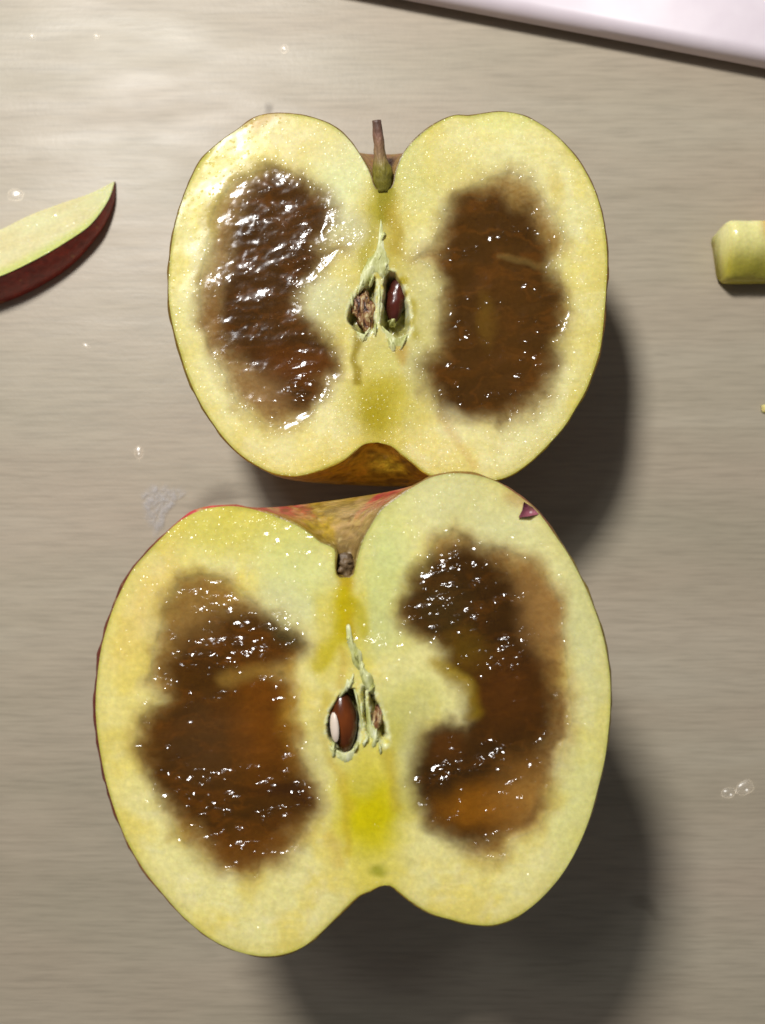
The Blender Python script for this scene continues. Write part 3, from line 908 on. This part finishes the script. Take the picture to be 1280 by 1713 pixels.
# ----- seeds
def seed(px, py, z, length, width, thick, ang, off, h, parent, c_mid, c_edge, wob=0.0, sd=1, mat=None):
    c = loc(px, py, z, off, h)
    nl, ns = 22, 20
    ca, sa = math.cos(R(ang)), math.sin(R(ang))
    V = []; CC = []
    for i in range(nl):
        t = i / (nl - 1)
        yy = (0.5 - t) * length                      # pointed end up
        r = (math.sin(math.pi * t ** 0.78)) ** 0.75 * (0.62 + 0.38 * t)
        for k in range(ns):
            th = 2 * math.pi * k / ns
            n_ = 1 + wob * (2 * float(vnoise(np.array(k * 0.9), np.array(i * 0.45), sd)) - 1)
            x_ = math.cos(th) * r * width / 2 * n_
            z_ = math.sin(th) * r * thick / 2 * n_
            V.append((c.x + x_ * ca + yy * sa, c.y - x_ * sa + yy * ca, c.z + z_))
            mx_ = max(0.0, math.sin(th)) ** 1.5 * math.sin(math.pi * t)
            CC.append(np.asarray(c_edge) * (1 - mx_) + np.asarray(c_mid) * mx_)
    F = []
    for i in range(nl - 1):
        for k in range(ns):
            k2 = (k + 1) % ns
            F.append((i * ns + k, (i + 1) * ns + k, (i + 1) * ns + k2, i * ns + k2))
    F.append(tuple(range(ns)))
    F.append(tuple(range((nl - 1) * ns + ns - 1, (nl - 1) * ns - 1, -1)))
    o = mesh_obj('seed', V, F, mat or M_SEED, parent, color=np.array(CC))
    return o


PXT = (CAM_H - H_TOP) / FPX * 1.0
PXL = (CAM_H - H_LOW) / FPX * 1.0
seed(663, 495, -0.0026, 92 * PXT, 42 * PXT, 0.0034, 8, off_t, H_TOP, top, lin(88, 38, 28), lin(46, 18, 13), 0.14, 5)
s2 = seed(607, 514, -0.0014, 92 * PXT, 44 * PXT, 0.0026, -14, off_t, H_TOP, top, lin(150, 96, 60), lin(70, 40, 24), 0.45, 9, M_CUTSEED)
s3 = seed(574, 1208, -0.0014, 112 * PXL, 60 * PXL, 0.0044, -5, off_l, H_LOW, low, lin(112, 54, 18), lin(36, 16, 7), 0.03, 6)
s3['label'] = 'whole glossy brown seed with a pale nick'
seed(632, 1203, -0.0010, 92 * PXL, 21 * PXL, 0.0024, 16, off_l, H_LOW, low, lin(140, 106, 64), lin(78, 52, 30), 0.45, 12, M_CUTSEED)

# pale kernel where the knife nicked the seed; it follows the coat
V = []; F = []
nk = 14
c = loc(560, 1216, 0, off_l, H_LOW)
Lk, Wk = 25 * PXL, 7.5 * PXL
top_ring = []
for j, f in enumerate((1.0, 0.8, 0.4)):
    for k in range(nk):
        th = 2 * math.pi * k / nk
        a_ = math.cos(th) * Wk * f; b_ = math.sin(th) * Lk * f
        ang = R(-5)
        X = a_ * math.cos(ang) + b_ * math.sin(ang); Y = -a_ * math.sin(ang) + b_ * math.cos(ang)
        dxs = (X + (560 - 574) * PXL) / (29 * PXL)
        dys = (Y - (1216 - 1208) * PXL) / (54 * PXL)
        zz = -0.0014 + 0.0022 * math.sqrt(max(0.02, 1 - dxs ** 2 * 0.92 - dys ** 2 * 0.75)) + (0.0, 0.00022, 0.0003)[j]
        V.append((c.x + X, c.y + Y, H_LOW + zz))
for j in range(2):
    for k in range(nk):
        k2 = (k + 1) % nk
        F.append((j * nk + k, j * nk + k2, (j + 1) * nk + k2, (j + 1) * nk + k))
F.append(tuple(2 * nk + k for k in range(nk)))
mesh_obj('kernel', V, F, M_KERNEL, s3)


# ----- papery core membrane: ragged thin flakes around the seed cells
def flake(poly, z0, z1, off, h, parent, sd, thick=0.00018):
    P = catmull(np.array(poly, float), 40, True)
    n = len(P)
    ctr = P.mean(0)
    j = (np.array([vnoise(np.array(i * 0.9), np.array(sd * 3.1), sd) for i in range(n)]) - 0.5) * 5
    d_ = P - ctr; ln = np.linalg.norm(d_, axis=1)[:, None] + 1e-9
    P = P + d_ / ln * j[:, None]
    rings = [(1.0, 0.0), (0.66, 0.5), (0.33, 0.9), (0.0, 1.0)]
    V = []; F = []
    for (f, zt) in rings:
        for i in range(n):
            q = ctr + (P[i] - ctr) * max(f, 0.02)
            wv = 0.0003 * (float(fbm(np.array(q[0] / 7), np.array(q[1] / 12), sd, 2)) - 0.5)
            v = loc(q[0], q[1], z0 + (z1 - z0) * zt + wv * (0.3 + zt), off, h)
            V.append(tuple(v))
    for r_ in range(3):
        for i in range(n):
            i2 = (i + 1) % n
            F.append((r_ * n + i, r_ * n + i2, (r_ + 1) * n + i2, (r_ + 1) * n + i))
    F.append(tuple(3 * n + i for i in range(n)))
    b0 = len(V)
    for i in range(n):
        v = V[i]; V.append((v[0], v[1], v[2] - thick - 0.0004))
    for i in range(n):
        i2 = (i + 1) % n
        F.append((i, b0 + i, b0 + i2, i2))
    return mesh_obj('core_membrane', V, F, M_MEMB, parent)


flake([(638, 360), (644, 390), (650, 420), (655, 450), (648, 458), (640, 470), (630, 458), (616, 470), (602, 486), (600, 462), (612, 438), (628, 418), (634, 390)], -0.0001, 0.0004, off_t, H_TOP, top, 3)
flake([(631, 462), (637, 462), (639, 490), (637, 520), (636, 548), (630, 556), (630, 520), (631, 490)], -0.0003, 0.0002, off_t, H_TOP, top, 5)
flake([(640, 545), (650, 562), (666, 575), (680, 566), (688, 556), (684, 568), (670, 584), (658, 578), (644, 562)], -0.0002, 0.0003, off_t, H_TOP, top, 7)
flake([(592, 552), (606, 562), (618, 554), (626, 548), (620, 562), (609, 574), (600, 566)], -0.0002, 0.0003, off_t, H_TOP, top, 9)
flake([(650, 529), (658, 524), (664, 530), (661, 539), (653, 539)], -0.0030, -0.0014, off_t, H_TOP, top, 11)
flake([(578, 1040), (586, 1045), (590, 1070), (604, 1090), (607, 1110), (612, 1125), (600, 1125), (590, 1110), (584, 1085), (578, 1065)], -0.0001, 0.0004, off_l, H_LOW, low, 13)
flake([(600, 1100), (612, 1118), (624, 1132), (629, 1158), (620, 1160), (608, 1146), (602, 1128)], -0.0001, 0.0006, off_l, H_LOW, low, 15)
flake([(585, 1128), (591, 1130), (600, 1170), (608, 1205), (614, 1245), (608, 1250), (603, 1215), (596, 1170)], -0.0004, 0.0002, off_l, H_LOW, low, 17)
flake([(612, 1158), (617, 1170), (619, 1200), (630, 1230), (642, 1254), (632, 1262), (620, 1240), (613, 1205)], -0.0003, 0.0002, off_l, H_LOW, low, 19)
flake([(549, 1252), (560, 1252), (572, 1266), (588, 1262), (600, 1244), (604, 1252), (594, 1272), (578, 1280), (562, 1272)], -0.0002, 0.0003, off_l, H_LOW, low, 21)
flake([(582, 1130), (576, 1150), (566, 1166), (572, 1166), (584, 1152), (590, 1140)], -0.0002, 0.0002, off_l, H_LOW, low, 23)

rngs = np.random.default_rng(5)
for (off_, h_, par_, anchors) in ((off_t, H_TOP, top, [(604, 478), (589, 500), (612, 560), (636, 430), (645, 445), (655, 576), (676, 572), (628, 552), (622, 470), (641, 396)]),
                                  (off_l, H_LOW, low, [(584, 1068), (596, 1098), (606, 1120), (617, 1140), (622, 1152), (596, 1250), (558, 1254), (588, 1140), (612, 1240), (636, 1252), (628, 1236)])):
    for (ax_, ay_) in anchors:
        a0 = rngs.uniform(-0.5, 0.5) + math.pi / 2
        ln_, wd_ = rngs.uniform(8, 16), rngs.uniform(2.5, 5)
        ux, uy = math.cos(a0), math.sin(a0)
        pl = [(ax_ + ux * a_ * ln_ - uy * b_ * wd_, ay_ + uy * a_ * ln_ + ux * b_ * wd_) for a_, b_ in ((-1, 0), (-0.3, 0.8), (0.5, 1.0), (1, 0.2), (0.6, -0.7), (-0.4, -1.0))]
        flake(pl, 0.0000, rngs.uniform(0.0003, 0.0008), off_, h_, par_, int(rngs.integers(30, 900)))

# ----- torn flap of skin on the larger half
V = [tuple(loc(x, y, z, off_l, H_LOW)) for x, y, z in
     [(867, 866, 0.0004), (873, 854, 0.0006), (876, 840, 0.0005), (890, 848, 0.0003), (902, 860, 0.0), (884, 864, 0.0008),
      (867, 866, 0.0002), (873, 854, 0.0002), (876, 840, 0.0001), (890, 848, -0.0001), (902, 860, -0.0006), (884, 864, 0.0002)]]
F = [(0, 1, 5), (1, 2, 3), (1, 3, 5), (3, 4, 5), (6, 11, 7), (7, 9, 8), (7, 11, 9), (9, 11, 10)] + [(i, (i + 1) % 6 if i < 5 else 0, 6 + ((i + 1) % 6), 6 + i) for i in range(6)]
o = mesh_obj('skin_flap', V, F, M_SKIN, low, color=np.tile(lin(150, 82, 96), (12, 1)))
o['label'] = 'torn purplish red flap of skin'

# ------------------------------------------------------------------ apple slice at the left edge
HS = 0.0075
skin_top = [(192, 303), (181, 335), (152, 375), (110, 405), (60, 434), (0, 462), (-70, 484), (-150, 496), (-230, 492), (-300, 474)]
inner = [(192, 303), (150, 324), (100, 341), (50, 360), (0, 384), (-70, 408), (-150, 428), (-230, 446), (-300, 474)]
skin_low = [(193, 304), (190, 340), (167, 386), (122, 440), (62, 480), (0, 507), (-70, 528), (-150, 538), (-230, 528), (-300, 476)]
N1 = 60
D = catmull(np.array(skin_low, float), N1)
Dw = unproj(D[:, 0], D[:, 1], 0.0)
A = catmull(np.array(skin_top, float), N1)
B = catmull(np.array(inner, float), N1)
tt = np.linspace(0, 1, N1)
hz = HS * np.clip(np.sin(np.pi * np.clip(tt * 0.97 + 0.004, 0, 1)) ** 0.62, 0.03, 1)
Aw = np.array([unproj(a[0], a[1], z_) for a, z_ in zip(A, hz)])
Bw = np.array([unproj(b_[0], b_[1], z_ * 0.42) for b_, z_ in zip(B, hz)])
org = np.array([Aw[:, 0].mean(), Aw[:, 1].mean()])
wroot = empty('apple_slice', (org[0], org[1], 0))
tag(wroot, 'thin apple slice with pale flesh and dark red peel, cut off by the left edge', 'apple slice')
Aw = Aw - org; Bw = Bw - org; Dw = Dw - org
out_d = Aw - Bw; out_d /= np.linalg.norm(out_d, axis=1)[:, None] + 1e-9
V = []; CC = []; F = []
MC = 24
for i in range(N1):
    for k in range(MC):
        f = k / (MC - 1)
        p = Bw[i] * (1 - f) + Aw[i] * f
        zz = hz[i] * (0.42 + 0.58 * f) + 0.0004 * (float(fbm(np.array(i * 0.25), np.array(k * 0.3), 7, 2)) - 0.5)
        if k in (0, MC - 1): zz = hz[i] * (0.42 + 0.58 * f)
        V.append((p[0], p[1], zz))
        base = lin(214, 210, 140) * (1 - 0.0) if f > 0.8 else lin(206, 190, 108)
        n_ = float(fbm(np.array(i * 0.12), np.array(k * 0.14), 17, 3))
        cc = lin(216, 214, 166) * (1 - n_) + lin(214, 198, 148) * n_
        g_ = float(smooth(0.72, 1.0, f)); cc = cc * (1 - g_) + lin(198, 204, 120) * g_
        tp = float(smooth(0.22, 0.0, tt[i])); cc = cc * (1 - 0.6 * tp) + lin(206, 212, 160) * 0.6 * tp
        CC.append(cc)
for i in range(N1 - 1):
    for k in range(MC - 1):
        F.append((i * MC + k, i * MC + k + 1, (i + 1) * MC + k + 1, (i + 1) * MC + k))
nb = len(V)
for i in range(N1):                                   # inner cut side down to the table and underside
    V.append((Bw[i][0], Bw[i][1], 0.0)); CC.append(lin(206, 196, 120))
for i in range(N1):
    V.append((Dw[i][0], Dw[i][1], 0.0)); CC.append(lin(206, 196, 120))
for i in range(N1 - 1):
    F.append((i * MC, (i + 1) * MC, nb + i + 1, nb + i))
    F.append((nb + i, nb + i + 1, nb + N1 + i + 1, nb + N1 + i))
mesh_obj('flesh', V, F, M_FLESH, wroot, color=np.array(CC), attrs={'glint': np.full(len(V), 0.25), 'wet': np.full(len(V), 0.4)})
V = []; F = []; CC = []
MS = 10
for i in range(N1):
    for k in range(MS):
        f = k / (MS - 1)
        bul = 0.0009 * math.sin(math.pi * min(1, f * 0.9 + 0.05)) * min(1.0, i / 8) + 0.00012
        p = Aw[i] * (1 - f) + Dw[i] * f + out_d[i] * bul
        V.append((p[0], p[1], hz[i] * (1 - f) * 0.999 + (0.0002 if f == 0 else 0)))
        n_ = float(fbm(np.array(i * 0.6), np.array(k * 0.25), 27, 3))
        CC.append(lin(172, 68, 54) * (1 - n_) + lin(128, 44, 40) * n_)
for i in range(N1 - 1):
    for k in range(MS - 1):
        F.append((i * MS + k, i * MS + k + 1, (i + 1) * MS + k + 1, (i + 1) * MS + k))
mesh_obj('skin', V, F, M_SKIN, wroot, color=np.array(CC))

# ------------------------------------------------------------------ apple chunk at the right edge
M_CHUNK = M_FLESH
path_px = [(1206, 424), (1250, 425), (1300, 423), (1350, 415), (1400, 400)]
pw = catmull(np.array([tuple(unproj(x, y, 0.004)) for x, y in path_px]), 30)
org = pw[0]
croot = empty('apple_chunk', (org[0], org[1], 0))
tag(croot, 'short yellow-green apple chunk cut off by the right edge', 'apple piece')
V = []; F = []; CC = []
NP = 28
for i in range(30):
    tdir = pw[min(i + 1, 29)] - pw[max(i - 1, 0)]; tdir = tdir / np.linalg.norm(tdir)
    nd = np.array([-tdir[1], tdir[0]])
    for k in range(NP):
        th = 2 * math.pi * k / NP
        cx_, cz_ = math.cos(th), math.sin(th)
        e = 0.55
        X = math.copysign(abs(cx_) ** e, cx_) * 0.0058
        Z = (math.copysign(abs(cz_) ** e, cz_) * 0.5 + 0.5) * 0.0105
        if X < 0:
            Z = Z * (1 - 0.45 * min(1, -X / 0.0058))
        if i == 0:
            X *= 0.9; Z = 0.0005 + Z * 0.9
        p = pw[i] - org + nd * X + tdir * (0.0022 * (float(fbm(np.array(k * 0.35), np.array(3.3), 57, 2)) - 0.5) - 0.12 * X) * max(0.0, 1 - i / 6)
        jig = 0.0014 * (float(fbm(np.array(i * 0.3), np.array(k * 0.3), 37, 3)) - 0.5) * (Z > 0.002)
        V.append((p[0], p[1], max(0.0, Z + jig)))
        g_ = float(smooth(0.002, -0.004, X))
        cc = lin(232, 226, 156) * (1 - g_) + lin(200, 190, 78) * g_
        n_ = float(fbm(np.array(i * 0.35), np.array(k * 0.5), 47, 3)); cc = cc * (0.8 + 0.4 * n_)
        g2 = float(smooth(6, 10, i)) * float(smooth(-0.001, 0.003, X)); cc = cc * (1 - 0.8 * g2) + lin(200, 134, 44) * 0.8 * g2
        CC.append(cc)
for i in range(29):
    for k in range(NP):
        k2 = (k + 1) % NP
        F.append((i * NP + k, (i + 1) * NP + k, (i + 1) * NP + k2, i * NP + k2))
F.append(tuple(range(NP))); F.append(tuple(range(29 * NP + NP - 1, 29 * NP - 1, -1)))
mesh_obj('flesh', V, F, M_CHUNK, croot, color=np.array(CC), attrs={'glint': np.full(len(V), 0.2), 'wet': np.full(len(V), 0.3)})


# small crumbs of flesh and skin
def crumb(name, label, px, py, rx, ry, hh_, colr, seed_, mat=M_FLESH):
    c = P3(px, py, 0)
    V = []; F = []; na, nr = 18, 6
    for j in range(nr):
        f = (1 - j / (nr - 1))
        for k in range(na):
            th = 2 * math.pi * k / na
            wv = 0.7 + 0.6 * float(vnoise(np.array(k * 0.6), np.array(seed_ * 1.3), seed_))
            V.append((math.cos(th) * rx * wv * max(f, 0.02) ** 0.6, math.sin(th) * ry * wv * max(f, 0.02) ** 0.6,
                      hh_ * (1 - f) ** 0.6 * (0.8 + 0.4 * float(vnoise(np.array(k * 0.5), np.array(j * 0.7), seed_ + 1)))))
    for j in range(nr - 1):
        for k in range(na):
            k2 = (k + 1) % na
            F.append((j * na + k, j * na + k2, (j + 1) * na + k2, (j + 1) * na + k))
    F.append(tuple((nr - 1) * na + k for k in range(na)))
    F.append(tuple(range(na - 1, -1, -1)))
    o = mesh_obj(name, V, F, mat, None, color=np.tile(colr, (len(V), 1)), attrs={'glint': np.full(len(V), 0.2), 'wet': np.full(len(V), 0.3)})
    o.location = c
    return o


tag(crumb('apple_crumb', '', 1281, 684, 0.0012, 0.0009, 0.0012, lin(226, 210, 140), 4), 'pale yellow crumb of apple at the right edge, below the green chunk', 'crumb')


# ------------------------------------------------------------------ water drops and films on the table
def drop(px, py, rx, ry, hh_, label, seed_=1, rot=0.0):
    c = P3(px, py, 0)
    bm = bmesh.new()
    na, nr = 32, 9
    rings = []
    for j in range(nr):
        a = math.pi / 2 * j / (nr - 1)
        ring = []
        for k in range(na):
            th = 2 * math.pi * k / na
            wv = 1 + 0.18 * (2 * float(vnoise(np.array(math.cos(th) * 1.5 + 5), np.array(math.sin(th) * 1.5 + seed_), seed_)) - 1)
            X = math.cos(th) * rx * wv * math.cos(a); Y = math.sin(th) * ry * wv * math.cos(a)
            if j == nr - 1 and k > 0: continue
            ring.append(bm.verts.new((X * math.cos(rot) - Y * math.sin(rot), X * math.sin(rot) + Y * math.cos(rot), 0.00005 + hh_ * math.sin(a))))
        rings.append(ring)
    for j in range(nr - 2):
        for k in range(na):
            bm.faces.new((rings[j][k], rings[j][(k + 1) % na], rings[j + 1][(k + 1) % na], rings[j + 1][k]))
    for k in range(na):
        bm.faces.new((rings[nr - 2][k], rings[nr - 2][(k + 1) % na], rings[nr - 1][0]))
    bm.faces.new(rings[0][::-1])
    o = bm_obj('water_drop', bm, M_WATER)
    o.location = c
    tag(o, label, 'water drop', 'water drops on the table')
    return o


drop(1219, 1326, 0.0017, 0.0011, 0.0007, 'flat clear water drop on the table right of the larger apple half, left of two', 2, 0.2)
drop(1246, 1318, 0.0019, 0.0014, 0.0006, 'clear water drop touching the right end of another, beside the larger apple half', 5, 0.5)
drop(476, 82, 0.0009, 0.0009, 0.0006, 'tiny round water drop on the bare table above the smaller apple half', 7)
drop(27, 326, 0.0017, 0.0013, 0.0006, 'round water drop just above the red-peeled slice at the left edge', 9)
drop(54, 61, 0.0006, 0.0005, 0.0004, 'tiny water drop in the top left corner, leftmost of two', 11)
drop(162, 61, 0.0006, 0.0005, 0.0004, 'tiny water drop in the top left corner, rightmost of two', 13)
drop(232, 757, 0.0009, 0.0014, 0.0005, 'small water drop above the whitish smear left of the apple halves', 15)
drop(144, 578, 0.0009, 0.0004, 0.0003, 'small thin water streak below the red-peeled slice', 17, -0.4)


def film(name, poly, mat, z, soft, seed_, amp=1.0):
    pw_ = unproj(*np.array(catmull(poly, 70, True)).T, 0.0)
    c0_ = pw_.mean(0)
    V = []; F = []; A_ = []
    n = len(pw_); rings = 12
    for j in range(rings + 1):
        f = 1 - j / rings
        for i in range(n):
            jj = 1 + 0.22 * (2 * float(fbm(np.array(i * 0.33), np.array(seed_ * 2.0), seed_, 3)) - 1)
            q = (pw_[i] - c0_) * f * jj
            V.append((q[0], q[1], z + 0.00006 * (1 - f ** 2)))
            A_.append(amp * float(smooth(0.0, soft, 1 - f)))
    for j in range(rings):
        for i in range(n):
            i2 = (i + 1) % n
            F.append((j * n + i, j * n + i2, (j + 1) * n + i2, (j + 1) * n + i))
    o = mesh_obj(name, V, F, mat, None, attrs={'film': A_})
    o.location = (c0_[0], c0_[1], 0)
    return o


tag(film('sheen_smear', [(236, 822), (258, 806), (290, 812), (318, 818), (300, 842), (282, 858), (272, 886), (256, 898), (244, 872), (234, 848)], M_SHEEN, 0.00035, 0.35, 3),
    'frothy smear of juice with a painted whitish sheen on the table left of where the halves meet', 'juice smear')
tag(film('juice_film', [(318, 826), (360, 800), (410, 800), (440, 830), (400, 846), (350, 850), (310, 866), (300, 850)], M_JUICE, 0.0002, 0.95, 5),
    'dull wet patch on the table beside the whitish smear', 'juice smear')
tag(film('juice_film', [(1040, 1500), (1062, 1484), (1092, 1496), (1112, 1530), (1104, 1548), (1076, 1526), (1050, 1518)], M_JUICE, 0.0002, 0.8, 7, 0.6),
    'dark brown juice spot in the shadow right of the larger apple half', 'juice smear')
tag(film('juice_film', [(441, 172), (452, 166), (460, 176), (459, 190), (450, 200), (440, 192)], M_JUICE, 0.0002, 0.9, 9),
    'small brown juice spot on the table at the upper rim of the smaller apple half', 'juice smear')
